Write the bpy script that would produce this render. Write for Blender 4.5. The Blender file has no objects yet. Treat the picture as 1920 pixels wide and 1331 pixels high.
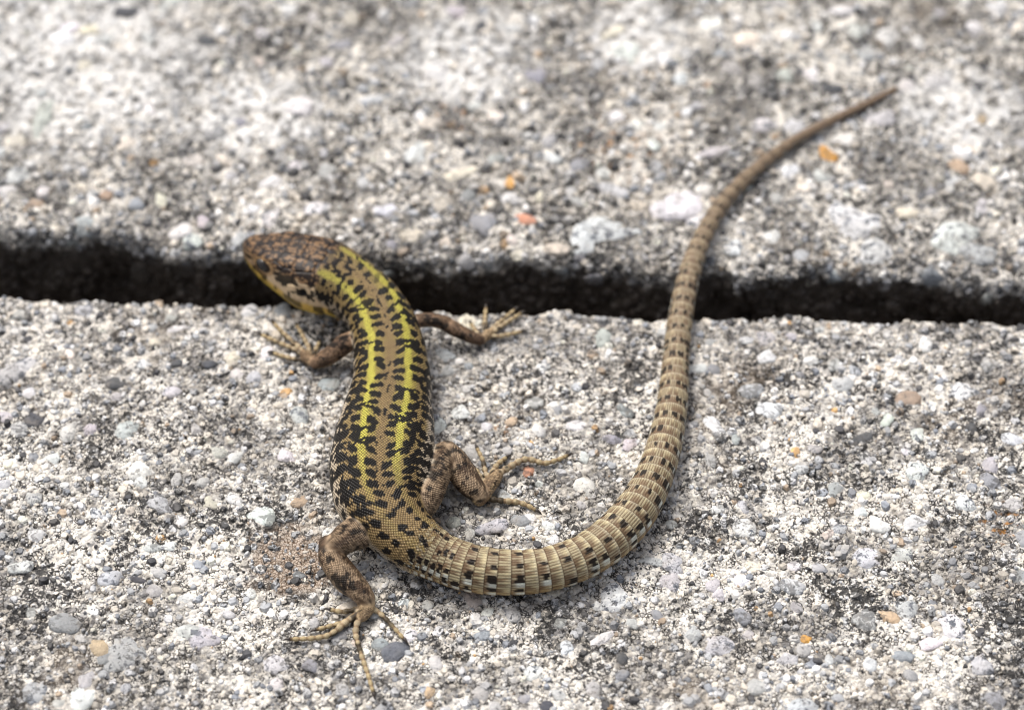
import bpy, math
import numpy as np
from mathutils import Vector, Matrix

S = 0.001                     # everything below is laid out in millimetres
sc = bpy.context.scene
col = sc.collection
rng = np.random.default_rng(7)

# ------------------------------------------------------------------ camera
PITCH = math.radians(50.0)
LENS, SENSOR, DIST = 100.0, 36.0, 373.3
PW, PH = 1920.0, 1331.0
cp, sp = math.cos(PITCH), math.sin(PITCH)
CAM = np.array([0.0, -DIST * cp, DIST * sp])
RIGHT = np.array([1.0, 0, 0]); UPV = np.array([0, sp, cp]); FWD = np.array([0, cp, -sp])

def unproj(px, py, z=0.0):
    d = FWD + RIGHT * ((px - PW / 2) / PW * SENSOR / LENS) + UPV * ((PH / 2 - py) / PW * SENSOR / LENS)
    k = (z - CAM[2]) / d[2]
    return CAM + d * k

def mm_per_px(p):
    return float(np.dot(np.asarray(p) - CAM, FWD)) * SENSOR / LENS / PW

cam_d = bpy.data.cameras.new('camera')
cam_d.lens = LENS; cam_d.sensor_width = SENSOR
cam_d.clip_start = 0.01; cam_d.clip_end = 50.0
cam = bpy.data.objects.new('camera', cam_d); col.objects.link(cam)
cam.location = Vector(CAM * S)
cam.rotation_euler = (math.pi / 2 - PITCH, 0, 0)
sc.camera = cam
cam_d.dof.use_dof = True
_f = unproj(730, 930, 5.0)
cam_d.dof.focus_distance = float(np.dot(_f - CAM, FWD)) * S
cam_d.dof.aperture_fstop = 15.0

# ------------------------------------------------------------------ sky, sun, exposure
SUN_EL, SUN_AZ = math.radians(58), math.radians(-38)     # azimuth from +Y towards +X
w = bpy.data.worlds.new('World'); sc.world = w; w.use_nodes = True
nt = w.node_tree
bg = nt.nodes['Background']
sky = nt.nodes.new('ShaderNodeTexSky'); sky.sky_type = 'NISHITA'; sky.sun_disc = False
sky.sun_elevation = SUN_EL; sky.sun_rotation = SUN_AZ
sky.air_density = 0.7; sky.dust_density = 5.0; sky.ozone_density = 0.3
hs = nt.nodes.new('ShaderNodeHueSaturation'); hs.inputs['Saturation'].default_value = 0.45      # hazy, pale sky
nt.links.new(sky.outputs[0], hs.inputs['Color']); nt.links.new(hs.outputs[0], bg.inputs[0]); bg.inputs[1].default_value = 0.14
sun_d = bpy.data.lights.new('sun', 'SUN'); sun_d.energy = 1.5; sun_d.angle = math.radians(20)
sun_d.color = (1.0, 0.975, 0.935)
sun = bpy.data.objects.new('sun', sun_d); col.objects.link(sun)
sdir = Vector((math.sin(SUN_AZ) * math.cos(SUN_EL), math.cos(SUN_AZ) * math.cos(SUN_EL), math.sin(SUN_EL)))
sun.rotation_euler = sdir.to_track_quat('Z', 'Y').to_euler()
sun.location = sdir * 1.0
vs = sc.view_settings
vs.view_transform = 'Standard'; vs.look = 'None'; vs.gamma = 1.0; vs.use_curve_mapping = False
vs.exposure = 0.66
sc.cycles.use_denoising = True
sc.cycles.max_bounces = 6
sc.cycles.filter_width = 1.0

# ------------------------------------------------------------------ helpers
def hash3(ix, iy, iz):
    n = (ix.astype(np.int64) * 374761393 + iy.astype(np.int64) * 668265263 + iz.astype(np.int64) * 2147483647 + 1013904223)
    n = (n ^ (n >> 13)) * 1274126177
    n = n & 0x7fffffff
    n = (n ^ (n >> 16)) * 2246822519 & 0x7fffffff
    return ((n ^ (n >> 15)) & 0xffffff) / float(0xffffff)

def noise(x, y, z=0.0):
    """smooth value noise, about -1..1"""
    x, y, z = np.broadcast_arrays(np.asarray(x, float), np.asarray(y, float), np.asarray(z, float))
    fx, fy, fz = np.floor(x), np.floor(y), np.floor(z)
    ix, iy, iz = fx.astype(np.int64), fy.astype(np.int64), fz.astype(np.int64)
    tx, ty, tz = x - fx, y - fy, z - fz
    sx, sy, sz = (t * t * (3 - 2 * t) for t in (tx, ty, tz))
    def lay(k):
        a = hash3(ix, iy, iz + k) * (1 - sx) + hash3(ix + 1, iy, iz + k) * sx
        b = hash3(ix, iy + 1, iz + k) * (1 - sx) + hash3(ix + 1, iy + 1, iz + k) * sx
        return a * (1 - sy) + b * sy
    if np.all(z == z.flat[0]) and z.flat[0] == fz.flat[0]:
        r = lay(0)
    else:
        r = lay(0) * (1 - sz) + lay(1) * sz
    return r * 2 - 1

def fbm(x, y, z=0.0, o=3):
    r, a, f, t = 0.0, 1.0, 1.0, 0.0
    for i in range(o):
        r = r + a * noise(x * f + 17.3 * i, y * f - 9.1 * i, z); t += a; a *= 0.5; f *= 2.03
    return r / t

def sstep(a, b, x):
    t = np.clip((x - a) / (b - a), 0, 1); return t * t * (3 - 2 * t)

def lin(*c):
    c = np.array(c, float) / 255.0
    return np.where(c <= 0.04045, c / 12.92, ((c + 0.055) / 1.055) ** 2.4)

def make_mesh(name, V, quads=None, tris=None, ngons=None, smooth=True):
    me = bpy.data.meshes.new(name)
    V = np.asarray(V, np.float32)
    me.vertices.add(len(V)); me.vertices.foreach_set('co', V.ravel())
    parts, totals = [], []
    if quads is not None and len(quads):
        parts.append(np.asarray(quads, np.int32).ravel()); totals.append(np.full(len(quads), 4, np.int32))
    if tris is not None and len(tris):
        parts.append(np.asarray(tris, np.int32).ravel()); totals.append(np.full(len(tris), 3, np.int32))
    for g in (ngons or []):
        parts.append(np.asarray(g, np.int32)); totals.append(np.array([len(g)], np.int32))
    L = np.concatenate(parts); T = np.concatenate(totals)
    st = np.concatenate([[0], np.cumsum(T)[:-1]]).astype(np.int32)
    me.loops.add(len(L)); me.loops.foreach_set('vertex_index', L)
    me.polygons.add(len(T)); me.polygons.foreach_set('loop_start', st)
    me.polygons.foreach_set('use_smooth', np.full(len(T), smooth))
    me.update(calc_edges=True); me.validate()
    return me

def add_attr(me, name, data, kind):
    a = me.attributes.new(name, kind, 'POINT')
    key = {'FLOAT_COLOR': 'color', 'FLOAT_VECTOR': 'vector', 'FLOAT': 'value'}[kind]
    a.data.foreach_set(key, np.asarray(data, np.float32).ravel())

def rgba(c):
    return np.concatenate([c, np.ones((len(c), 1))], 1)

def put(name, me, parent=None, mat=None, **props):
    o = bpy.data.objects.new(name, me); col.objects.link(o)
    if parent is not None: o.parent = parent
    if mat is not None and me is not None and not me.materials: me.materials.append(mat)
    for k, v in props.items(): o[k] = v
    return o

class NT:
    """small node-building helper"""
    def __init__(self, name):
        self.m = bpy.data.materials.new(name); self.m.use_nodes = True
        self.t = self.m.node_tree; self.b = self.t.nodes['Principled BSDF']
    def n(self, typ, **kw):
        nd = self.t.nodes.new(typ)
        for k, v in kw.items(): setattr(nd, k, v)
        return nd
    def set(self, sock, v):
        if isinstance(v, bpy.types.NodeSocket): self.t.links.new(v, sock)
        elif v is not None: sock.default_value = v
    def math(self, op, a, b=None, c=None, clamp=False):
        nd = self.n('ShaderNodeMath', operation=op, use_clamp=clamp)
        for i, v in enumerate((a, b, c)): self.set(nd.inputs[i], v)
        return nd.outputs[0]
    def vmath(self, op, a, b=None, scale=None):
        nd = self.n('ShaderNodeVectorMath', operation=op)
        self.set(nd.inputs[0], a); self.set(nd.inputs[1], b)
        if scale is not None: nd.inputs['Scale'].default_value = scale
        return nd.outputs['Value'] if op in ('DISTANCE', 'LENGTH', 'DOT_PRODUCT') else nd.outputs[0]
    def mix(self, f, a, b, blend='MIX'):
        nd = self.n('ShaderNodeMix', data_type='RGBA', blend_type=blend)
        def v4(x): return x if isinstance(x, bpy.types.NodeSocket) else (x[0], x[1], x[2], 1.0)
        self.set(nd.inputs[0], f); self.set(nd.inputs[6], v4(a)); self.set(nd.inputs[7], v4(b))
        return nd.outputs[2]
    def noise(self, vec, scale, detail=2, rough=0.5, dist=0.0):
        nd = self.n('ShaderNodeTexNoise'); self.set(nd.inputs['Vector'], vec)
        nd.inputs['Scale'].default_value = scale; nd.inputs['Detail'].default_value = detail
        nd.inputs['Roughness'].default_value = rough; nd.inputs['Distortion'].default_value = dist
        return nd.outputs[0]
    def vor(self, vec, scale, feature='F1', rand=1.0, dims='3D'):
        nd = self.n('ShaderNodeTexVoronoi', feature=feature, voronoi_dimensions=dims); self.set(nd.inputs['Vector'], vec)
        nd.inputs['Scale'].default_value = scale; nd.inputs['Randomness'].default_value = rand
        return nd
    def step(self, x, a, b):
        nd = self.n('ShaderNodeMapRange', interpolation_type='SMOOTHSTEP'); self.set(nd.inputs[0], x)
        nd.inputs[1].default_value = a; nd.inputs[2].default_value = b
        return nd.outputs[0]
    def ramp(self, x, stops, interp='LINEAR'):
        nd = self.n('ShaderNodeValToRGB'); self.set(nd.inputs[0], x); r = nd.color_ramp; r.interpolation = interp
        while len(r.elements) < len(stops): r.elements.new(0.5)
        for e, (p, c) in zip(r.elements, stops): e.position = p; e.color = (c[0], c[1], c[2], 1)
        return nd.outputs[0]
    def bump(self, h, dist, strength=1.0, normal=None):
        nd = self.n('ShaderNodeBump'); self.set(nd.inputs['Height'], h)
        nd.inputs['Distance'].default_value = dist; nd.inputs['Strength'].default_value = strength
        if normal is not None: self.set(nd.inputs['Normal'], normal)
        return nd.outputs[0]
    def out(self, color, rough, normal=None, spec=None):
        self.set(self.b.inputs['Base Color'], color); self.set(self.b.inputs['Roughness'], rough)
        if normal is not None: self.set(self.b.inputs['Normal'], normal)
        if spec is not None: self.b.inputs['Specular IOR Level'].default_value = spec
        return self.m

# ------------------------------------------------------------------ materials of the stone
TAN = unproj(548, 1052)           # worn tan crust beside the left hind foot
RUST = [unproj(945, 795), unproj(1885, 985), unproj(1180, 285), unproj(860, 215)]

def world_mm(t):
    g = t.n('ShaderNodeNewGeometry')
    return t.vmath('SCALE', g.outputs['Position'], scale=1000.0)

def algae(t, P):
    """black lichen flecks, with patches where they are dense and patches where they are rare"""
    dens = t.noise(P, 0.09, 3, 0.65)
    fine = t.noise(P, 1.15, 5, 0.74, 0.7)
    thr = t.math('MULTIPLY_ADD', dens, 0.60, -0.295)
    v = t.math('ADD', fine, thr)
    return t.step(v, 0.555, 0.585)

def grime(t, P):
    """broad weathered areas between cleaner cement patches"""
    return t.step(t.math('ADD', t.noise(P, 0.075, 4, 0.65), t.math('MULTIPLY_ADD', t.noise(P, 0.6, 3, 0.6), 0.35, -0.175)), 0.57, 0.42)

PALE = [(unproj(150, 110), 24.0), (unproj(470, 215), 11.0), (unproj(870, 110), 12.0), (unproj(1190, 70), 9.0), (unproj(1800, 200), 11.0)]
def lime(t, P, c, amount):
    """pale lime bloom on parts of the far slab"""
    n = t.noise(P, 0.30, 4, 0.65)
    for p, r in PALE:
        d = t.math('ADD', t.vmath('DISTANCE', P, tuple(p)), t.math('MULTIPLY_ADD', n, 1.5 * r, -0.75 * r))
        m = t.math('MULTIPLY', t.step(d, r, r * 0.45), t.step(t.noise(P, 0.55, 3, 0.6), 0.36, 0.56))
        c = t.mix(t.math('MULTIPLY', m, amount), c, (.80, .785, .755))
    return c

def soil_shade(t, P0, c, amount=0.95):
    """earth and moss stain plus gap shade painted into the joint faces"""
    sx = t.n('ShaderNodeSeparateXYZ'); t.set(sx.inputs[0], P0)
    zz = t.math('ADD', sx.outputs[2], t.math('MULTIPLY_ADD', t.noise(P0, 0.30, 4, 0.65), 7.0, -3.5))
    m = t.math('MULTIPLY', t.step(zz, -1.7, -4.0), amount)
    return t.mix(m, c, t.mix(t.noise(P0, 0.9, 3), (.012, .010, .008), (.12, .095, .074)))  # brown-black stain that also paints the shade of the gap into the colour

def concrete(name, seed, dirt, pale, tan):
    t = NT(name); P0 = world_mm(t)
    P = t.vmath('ADD', P0, (seed, seed * 0.7, 0.0))
    warp = t.n('ShaderNodeTexNoise'); t.set(warp.inputs['Vector'], P); warp.inputs['Scale'].default_value = 1.1
    Pw = t.vmath('ADD', P, t.vmath('SCALE', t.vmath('SUBTRACT', warp.outputs[1], (0.5, 0.5, 0.5)), scale=0.5))
    v = t.vor(Pw, 1.9); e = t.vor(Pw, 1.9, 'DISTANCE_TO_EDGE')
    sep = t.n('ShaderNodeSeparateColor'); t.set(sep.inputs[0], v.outputs['Color'])
    grain = t.ramp(sep.outputs[0], [(0, (.10, .10, .11)), (.10, (.22, .22, .23)), (.28, (.40, .40, .40)), (.5, (.62, .58, .52)), (.72, (.76, .70, .60)), (1, (.86, .83, .77))])
    patch = t.math('SUBTRACT', 1.0, grime(t, P0))
    base = t.mix(patch, (.19 * dirt, .172 * dirt, .150 * dirt), (.88 * pale, .825 * pale, .735 * pale))
    c = t.mix(t.math('MULTIPLY_ADD', t.noise(P, 0.6, 2), 1.0, -0.05, clamp=True), base, grain)
    seam = t.math('MULTIPLY', t.step(e.outputs['Distance'], 0.15, 0.06), t.step(t.noise(P, 0.5, 4, 0.65), 0.47, 0.56))
    c = t.mix(t.math('MULTIPLY', seam, 0.95), c, (.05, .045, .04))
    c = t.mix(t.math('MULTIPLY', algae(t, P), 0.92), c, (.028, .027, .027))
    # broad brown weathering
    c = t.mix(t.math('MULTIPLY', t.step(t.noise(P, 0.05, 3, 0.6), 0.56, 0.74), 0.38), c, (.20, .15, .10), 'MIX')
    if tan:
        d = t.vmath('DISTANCE', P0, tuple(TAN))
        d = t.math('ADD', d, t.math('MULTIPLY', t.noise(P0, 0.35, 3), 7.0))
        m = t.step(d, 10.5, 7.0)
        cv = t.vor(P0, 2.3, 'DISTANCE_TO_EDGE'); cell = t.step(cv.outputs['Distance'], 0.05, 0.16)
        cr = t.mix(cell, (.17, .115, .075), (.50, .41, .33))
        c = t.mix(t.math('MULTIPLY', m, 0.85), c, cr)
    for r, rad in zip(RUST, (3.2, 5.0, 9.0, 5.0)):
        d = t.vmath('DISTANCE', P0, tuple(r))
        m = t.math('MULTIPLY', t.step(d, rad, rad * 0.2), t.step(t.noise(P0, 0.9, 3, 0.6), 0.52, 0.66))
        c = t.mix(t.math('MULTIPLY', m, 0.8), c, (.36, .17, .045))
    if not tan: c = lime(t, P0, c, 0.8)
    c = soil_shade(t, P0, c)
    h = t.math('ADD', t.noise(P, 2.2, 4, 0.7), t.math('MULTIPLY', v.outputs['Distance'], -0.8))
    nrm = t.bump(h, 0.00040, 1.0)
    return t.out(c, 0.9, nrm, 0.2)

def pebble_mat():
    t = NT('pebble_stone'); P = world_mm(t)
    oi = t.n('ShaderNodeObjectInfo')
    base = oi.outputs['Color']
    mott = t.noise(P, 0.85, 4, 0.65, 0.5)
    c = t.mix(1.0, base, t.ramp(mott, [(0.25, (.60, .60, .61)), (.5, (.92, .92, .92)), (.75, (1.15, 1.13, 1.10))]), 'MULTIPLY')
    gran = t.noise(P, 0.6, 5, 0.7, 0.2)
    c = t.mix(t.math('MULTIPLY', oi.outputs['Alpha'], t.step(gran, 0.53, 0.60)), c, (.12, .13, .15))
    c = t.mix(t.math('MULTIPLY', oi.outputs['Alpha'], t.step(t.noise(P, 1.6, 3, 0.6), 0.60, 0.66)), c, (.04, .045, .05))
    c = t.mix(t.math('MULTIPLY', algae(t, P), 0.6), c, (.03, .029, .028))
    c = t.mix(t.math('MULTIPLY', grime(t, P), 0.28), c, (.17, .155, .135))
    c = t.mix(t.math('MULTIPLY', t.step(t.noise(P, 0.5, 3), 0.55, 0.7), 0.25), c, (.42, .36, .29))
    c = soil_shade(t, P, c)
    nrm = t.bump(t.noise(P, 1.8, 5, 0.7), 0.00035, 1.0)
    return t.out(c, 0.62, nrm, 0.4)

def grain_mat(name, far_side):
    t = NT(name); P = world_mm(t)
    a = t.n('ShaderNodeAttribute', attribute_name='col')
    c = t.mix(1.0, a.outputs['Color'], t.ramp(t.noise(P, 2.0, 3, 0.6), [(0.25, (.65, .65, .66)), (.7, (1.12, 1.1, 1.08))]), 'MULTIPLY')
    c = t.mix(t.math('MULTIPLY', grime(t, P), 0.58 if far_side else 0.42), c, (.12, .11, .097))
    c = t.mix(t.math('MULTIPLY', algae(t, P), 0.9), c, (.028, .027, .026))
    if far_side: c = lime(t, P, c, 0.7)
    c = soil_shade(t, P, c)
    nrm = t.bump(t.noise(P, 4.0, 2), 0.0001, 0.6)
    return t.out(c, 0.65, nrm, 0.4)

M_NEAR = concrete('concrete_near', 0.0, 1.0, 1.0, True)
M_FAR = concrete('concrete_far', 53.0, 0.5, 0.97, False)
M_PEB = pebble_mat(); M_GRAIN = grain_mat('sand_stone', False); M_GRAIN_FAR = grain_mat('sand_stone_limed', True)

# ------------------------------------------------------------------ ground under the slabs
t = NT('soil_shade'); P = world_mm(t)
M_SOIL = t.out(t.ramp(t.noise(P, 0.08, 5, 0.65), [(0.3, (.03, .022, .015)), (.7, (.11, .08, .055))]), 0.95, t.bump(t.noise(P, 0.3, 4), 0.002, 0.8))
gx = np.concatenate([[-3000, -1000], np.linspace(-300, 300, 25), [1000, 3000]])
GX, GY = np.meshgrid(gx, gx)
GZ = -45.5 + 0.4 * noise(GX * 0.03, GY * 0.03)
n = len(gx); ii = np.arange(n * n).reshape(n, n)
q = np.stack([ii[:-1, :-1], ii[:-1, 1:], ii[1:, 1:], ii[1:, :-1]], -1).reshape(-1, 4)
put('ground', make_mesh('ground', np.stack([GX, GY, GZ], -1).reshape(-1, 3) * S, q), None, M_SOIL, kind='structure')

# ------------------------------------------------------------------ slabs
DEPTH = 45.0
class Slab:
    def __init__(self, sgn, edge_px, R, seed, wob, rough):
        self.sgn, self.R, self.seed, self.wob, self.rough = sgn, R, seed, wob, rough
        pts = np.array([unproj(x, y, -0.3)[:2] for x, y in edge_px])
        self.ex, self.ey = pts[:, 0], pts[:, 1]
        self.sl = np.polyfit(self.ex, self.ey, 1)[0]
    def edge(self, x):
        y = np.interp(x, self.ex, self.ey)
        y = y + np.where(x < self.ex[0], (x - self.ex[0]) * self.sl, 0) + np.where(x > self.ex[-1], (x - self.ex[-1]) * self.sl, 0)
        return y
    def surf(self, x, t, fine=True):
        """t > 0 on the top, t < 0 round the arris and down the joint face"""
        R, a = self.R, R_HALF * self.R
        x = np.asarray(x, float); t = np.asarray(t, float)
        ang = np.clip(-t / R, 0, math.pi / 2)
        down = np.clip(-t - a, 0, None); back = np.clip(t, 0, None)
        yl = R - R * np.sin(ang) + back
        z = -(R - R * np.cos(ang)) - down
        nx = np.zeros_like(ang); ny = -np.sin(ang); nz = np.cos(ang)
        ye = self.edge(x) + self.wob * fbm(x * 0.16 + self.seed, z * 0.10 + 3.3, o=3) * sstep(12, 0, back)
        s = self.seed
        h = 0.22 * noise(x * 0.07 + s, t * 0.07 + s) + 0.14 * self.rough * fbm(x * 0.45 + s, t * 0.45, o=2)
        if fine:
            h = h + 0.10 * self.rough * fbm(x * 1.3 + s, t * 1.3, o=2)
            pit = sstep(0.30, 0.62, noise(x * 0.95 + s + 9, t * 0.95 + 5)) + 0.7 * sstep(0.35, 0.65, noise(x * 1.9 - s, t * 1.9 + 50))
            h = h - 0.42 * self.rough * pit
        # crumbly arris
        ar = np.exp(-((t + a * 0.5) / (R * 1.1)) ** 2)
        h = h + ar * self.rough * (0.95 * fbm(x * 0.30 + s, t * 0.28 + 20, o=4) - 0.25)
        y = ye + self.sgn * (yl + ny * h); z = z + nz * h
        return np.stack([x, y, z], -1), np.stack([nx, ny * self.sgn, nz], -1)
R_HALF = math.pi / 2

def build_slab(slab, xd, dx, td, dt, label, mat):
    a = R_HALF * slab.R
    xs = np.concatenate([np.linspace(-280, -xd - 4, 24), np.arange(-xd, xd + dx / 2, dx), np.linspace(xd + 4, 280, 24)])
    tf = -np.concatenate([[DEPTH], np.arange(24, 6, -0.6)]) - a + slab.R
    ts = np.concatenate([tf, np.arange(-(6 - slab.R) - a + 0.3, td, dt), np.linspace(td + 3, 280, 30)])
    X, T = np.meshgrid(xs, ts)
    P, N = slab.surf(X.ravel(), T.ravel())
    nx, ntt = len(xs), len(ts)
    V = P
    V.reshape(ntt, nx, 3)[0, :, 2] = -DEPTH
    lastrow = V.reshape(ntt, nx, 3)[-1].copy(); lastrow[:, 2] = -DEPTH
    V = np.concatenate([V.reshape(-1, 3), lastrow])
    ntt += 1
    ii = np.arange(ntt * nx).reshape(ntt, nx)
    q = np.stack([ii[:-1, :-1], ii[:-1, 1:], ii[1:, 1:], ii[1:, :-1]], -1).reshape(-1, 4)
    qb = np.stack([ii[-1, :-1], ii[-1, 1:], ii[0, 1:], ii[0, :-1]], -1)
    q = np.concatenate([q, qb])
    ng = [list(ii[:, 0]), list(ii[::-1, -1])]
    if slab.sgn < 0:
        q = q[:, ::-1]; ng = [g[::-1] for g in ng]
    me = make_mesh('paving_slab', V * S, q, ngons=ng)
    return put('paving_slab', me, None, mat, label=label, category='paving slab', group='concrete paving slabs either side of the joint')

near = Slab(-1, [(0, 556), (60, 560), (200, 566), (420, 570), (700, 577), (900, 586), (1060, 588), (1150, 594), (1220, 604), (1300, 598), (1450, 596), (1620, 602), (1760, 606), (1920, 606)], 0.8, 3.1, 0.45, 0.8)
far = Slab(1, [(0, 432), (120, 440), (190, 436), (250, 452), (330, 474), (520, 478), (700, 488), (860, 496), (1000, 494), (1150, 500), (1300, 506), (1500, 506), (1700, 516), (1920, 530)], 1.2, 41.7, 2.3, 1.3)
slab_near = build_slab(near, 84, 0.25, 82, 0.25, 'pale concrete paving slab carrying the trunk and all four feet of the lizard', M_NEAR)
slab_far = build_slab(far, 96, 0.36, 84, 0.36, 'concrete paving slab with a worn dark edge, carrying only the lizard\'s tail tip', M_FAR)

# ------------------------------------------------------------------ pebbles
def ico(sub):
    import bmesh
    bm = bmesh.new(); bmesh.ops.create_icosphere(bm, subdivisions=sub, radius=1.0)
    V = np.array([v.co[:] for v in bm.verts]); F = np.array([[v.index for v in f.verts] for f in bm.faces]); bm.free()
    return V, F

def rock_mesh(sub, seed, k=13, sharp=14.0):
    r = np.random.default_rng(seed)
    V, F = ico(sub)
    N = r.normal(size=(k, 3)); N /= np.linalg.norm(N, axis=1)[:, None]
    N[0] = (0.12, 0.1, 0.98); d = r.uniform(0.68, 1.0, k); d[0] = 0.72
    dots = np.clip(V @ N.T, 1e-3, None) / d
    rad = (np.sum(dots ** sharp, 1)) ** (-1.0 / sharp)
    rad = rad * (1 + 0.18 * noise(V[:, 0] * 2 + seed, V[:, 1] * 2, V[:, 2] * 2) + 0.12 * noise(V[:, 0] * 4.5 + seed, V[:, 1] * 4.5, V[:, 2] * 4.5))
    W = V * np.clip(rad, 0.4, 1.25)[:, None]
    return make_mesh('pebble', W, tris=F)

ROCKS = [rock_mesh(2, 100 + i) for i in range(14)]
BIGROCKS = [rock_mesh(3, 300 + i, 18, 20.0) for i in range(8)]
for m in ROCKS + BIGROCKS: m.materials.append(M_PEB)

COLS = {'S': (.15, .155, .17, 0.5), 'W': (.80, .79, .77, 0), 'C': (.74, .67, .56, 0), 'G': (.54, .535, .525, 0), 'B': (.33, .34, .355, 0), 'D': (.075, .078, .09, 0),
        'O': (.70, .36, .085, 0), 'P': (.66, .32, .20, 0), 'T': (.48, .36, .25, 0), 'Q': (.78, .775, .765, 1.0), 'M': (.56, .565, .57, 0.9), 'Y': (.62, .46, .30, 0)}
# (x, y, width, height, colour, turn) read off the photograph
LIST_NEAR = [(265, 880, 50, 40, 'W', 10), (266, 903, 38, 30, 'W', 20), (490, 965, 48, 52, 'W', 60), (243, 957, 24, 14, 'C', 0), (300, 945, 45, 52, 'M', 40),
    (180, 1212, 34, 34, 'Y', 50), (232, 1218, 110, 62, 'M', 10), (205, 1232, 40, 30, 'B', 0), (120, 1165, 60, 70, 'B', 60), (30, 690, 85, 55, 'M', 20), (215, 715, 44, 26, 'D', 0),
    (160, 1275, 46, 34, 'G', 30), (150, 1310, 52, 40, 'W', 0), (350, 1185, 44, 46, 'M', 80), (385, 1190, 62, 44, 'M', 10), (290, 1107, 46, 26, 'G', 5),
    (286, 1025, 22, 32, 'G', 80), (320, 1024, 26, 15, 'W', 0), (315, 1046, 26, 18, 'C', 0), (292, 1072, 22, 26, 'G', 60), (258, 1085, 16, 24, 'D', 70),
    (40, 1062, 48, 28, 'Q', 0), (410, 846, 40, 24, 'G', 10), (440, 855, 34, 20, 'W', 20), (560, 940, 38, 22, 'T', 15), (440, 935, 26, 34, 'W', 70),
    (735, 1218, 66, 44, 'S', 25), (712, 1205, 34, 24, 'B', 0), (702, 1150, 18, 14, 'W', 0), (1128, 1195, 30, 46, 'W', -60), (1150, 1110, 80, 52, 'Q', 10), (1260, 1052, 56, 52, 'M', 30),
    (1262, 1088, 50, 42, 'M', 0), (1220, 1050, 18, 38, 'G', 80), (1400, 985, 52, 34, 'Q', 15), (1347, 951, 26, 20, 'W', 0), (1648, 980, 54, 28, 'W', -20),
    (1718, 978, 64, 28, 'W', 10), (1625, 1042, 62, 48, 'Q', 10), (1690, 1038, 44, 34, 'M', 0), (1490, 1098, 64, 40, 'M', -10), (1488, 1058, 30, 20, 'W', 0),
    (1535, 1062, 26, 18, 'G', 0), (1412, 1062, 40, 24, 'C', 20), (1395, 1155, 36, 34, 'B', 0), (1350, 1115, 26, 22, 'G', 0), (1625, 1160, 58, 44, 'G', 10),
    (1665, 1155, 26, 30, 'Y', 70), (1790, 1170, 60, 46, 'Q', 10), (1745, 1205, 26, 42, 'W', -65), (1690, 1228, 30, 36, 'B', 80), (1700, 1140, 50, 44, 'M', 20),
    (1510, 1196, 22, 18, 'O', 0), (1475, 1235, 42, 28, 'G', -15), (1350, 1205, 76, 34, 'M', 5), (1165, 1230, 26, 24, 'D', 0), (1420, 1285, 40, 30, 'G', 0),
    (1555, 1235, 24, 20, 'W', 0), (1710, 1265, 28, 24, 'B', 0), (1845, 1245, 48, 34, 'M', 20), (1870, 1310, 46, 40, 'B', 0), (1500, 1320, 60, 30, 'M', 0),
    (1335, 860, 26, 24, 'G', 0), (1445, 766, 44, 42, 'W', -30), (1502, 875, 34, 20, 'G', 20), (1720, 812, 36, 32, 'Q', 20), (1698, 845, 16, 14, 'W', 0),
    (1618, 818, 22, 40, 'D', -60), (1580, 720, 50, 28, 'G', 20), (1520, 674, 34, 18, 'W', 0), (1810, 730, 54, 40, 'Q', 20), (1720, 880, 66, 40, 'Q', 10),
    (1860, 900, 40, 34, 'B', 0), (1860, 870, 34, 28, 'G', 0), (1812, 940, 46, 36, 'Q', 40), (1895, 818, 44, 22, 'W', -20), (1340, 690, 26, 18, 'B', 20),
    (1308, 690, 36, 22, 'W', 0), (1240, 790, 50, 40, 'W', 0), (1330, 640, 24, 16, 'G', 0), (1080, 795, 44, 24, 'W', 5), (1180, 830, 34, 26, 'G', 10),
    (910, 798, 24, 18, 'W', 0), (950, 842, 22, 16, 'G', 20), (890, 842, 36, 34, 'G', 30), (1010, 805, 34, 26, 'W', 10), (1150, 822, 40, 22, 'B', 0),
    (865, 770, 40, 24, 'W', 20), (836, 662, 44, 26, 'G', -25), (838, 690, 26, 20, 'B', 0), (760, 790, 20, 16, 'W', 0), (925, 985, 60, 30, 'M', 10),
    (975, 972, 44, 26, 'B', 20), (990, 880, 26, 20, 'P', 0), (1010, 905, 18, 14, 'W', 0), (990, 970, 30, 20, 'W', 0), (880, 1000, 20, 22, 'G', 0),
    (850, 975, 34, 22, 'G', 0), (945, 925, 26, 26, 'G', 20), (1090, 945, 26, 20, 'G', 10), (1030, 985, 26, 20, 'W', 0), (1040, 1010, 24, 18, 'W', 0),
    (100, 855, 30, 22, 'W', 0), (60, 780, 40, 30, 'D', 10), (40, 800, 44, 28, 'M', 0), (330, 680, 26, 16, 'D', 0), (60, 930, 40, 28, 'M', 20),
    (170, 800, 34, 24, 'G', 0), (290, 640, 26, 20, 'C', 0), (330, 615, 40, 14, 'W', 8), (320, 595, 24, 12, 'G', 0), (392, 680, 34, 16, 'D', 0),
    (560, 1075, 22, 16, 'B', 0), (620, 1000, 48, 28, 'Q', 0), (670, 1205, 20, 16, 'C', 0), (640, 1185, 40, 22, 'B', 10), (760, 1130, 24, 18, 'W', 0),
    (800, 1130, 22, 18, 'G', 0), (820, 1240, 34, 26, 'G', 10), (905, 1190, 30, 24, 'B', 0), (960, 1150, 40, 26, 'M', 0), (1050, 1165, 30, 22, 'G', 0),
    (1000, 1260, 44, 34, 'Q', 0), (900, 1300, 40, 30, 'G', 10), (805, 1297, 22, 18, 'Y', 0), (640, 1290, 34, 26, 'G', 0), (520, 1240, 50, 36, 'Q', 0),
    (470, 1110, 26, 20, 'W', 0), (430, 1150, 26, 16, 'G', 0), (520, 1280, 30, 24, 'W', 0), (350, 1120, 34, 20, 'W', 10), (60, 1290, 50, 44, 'M', 10), (1115, 1290, 34, 28, 'G', 0)]
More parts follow.
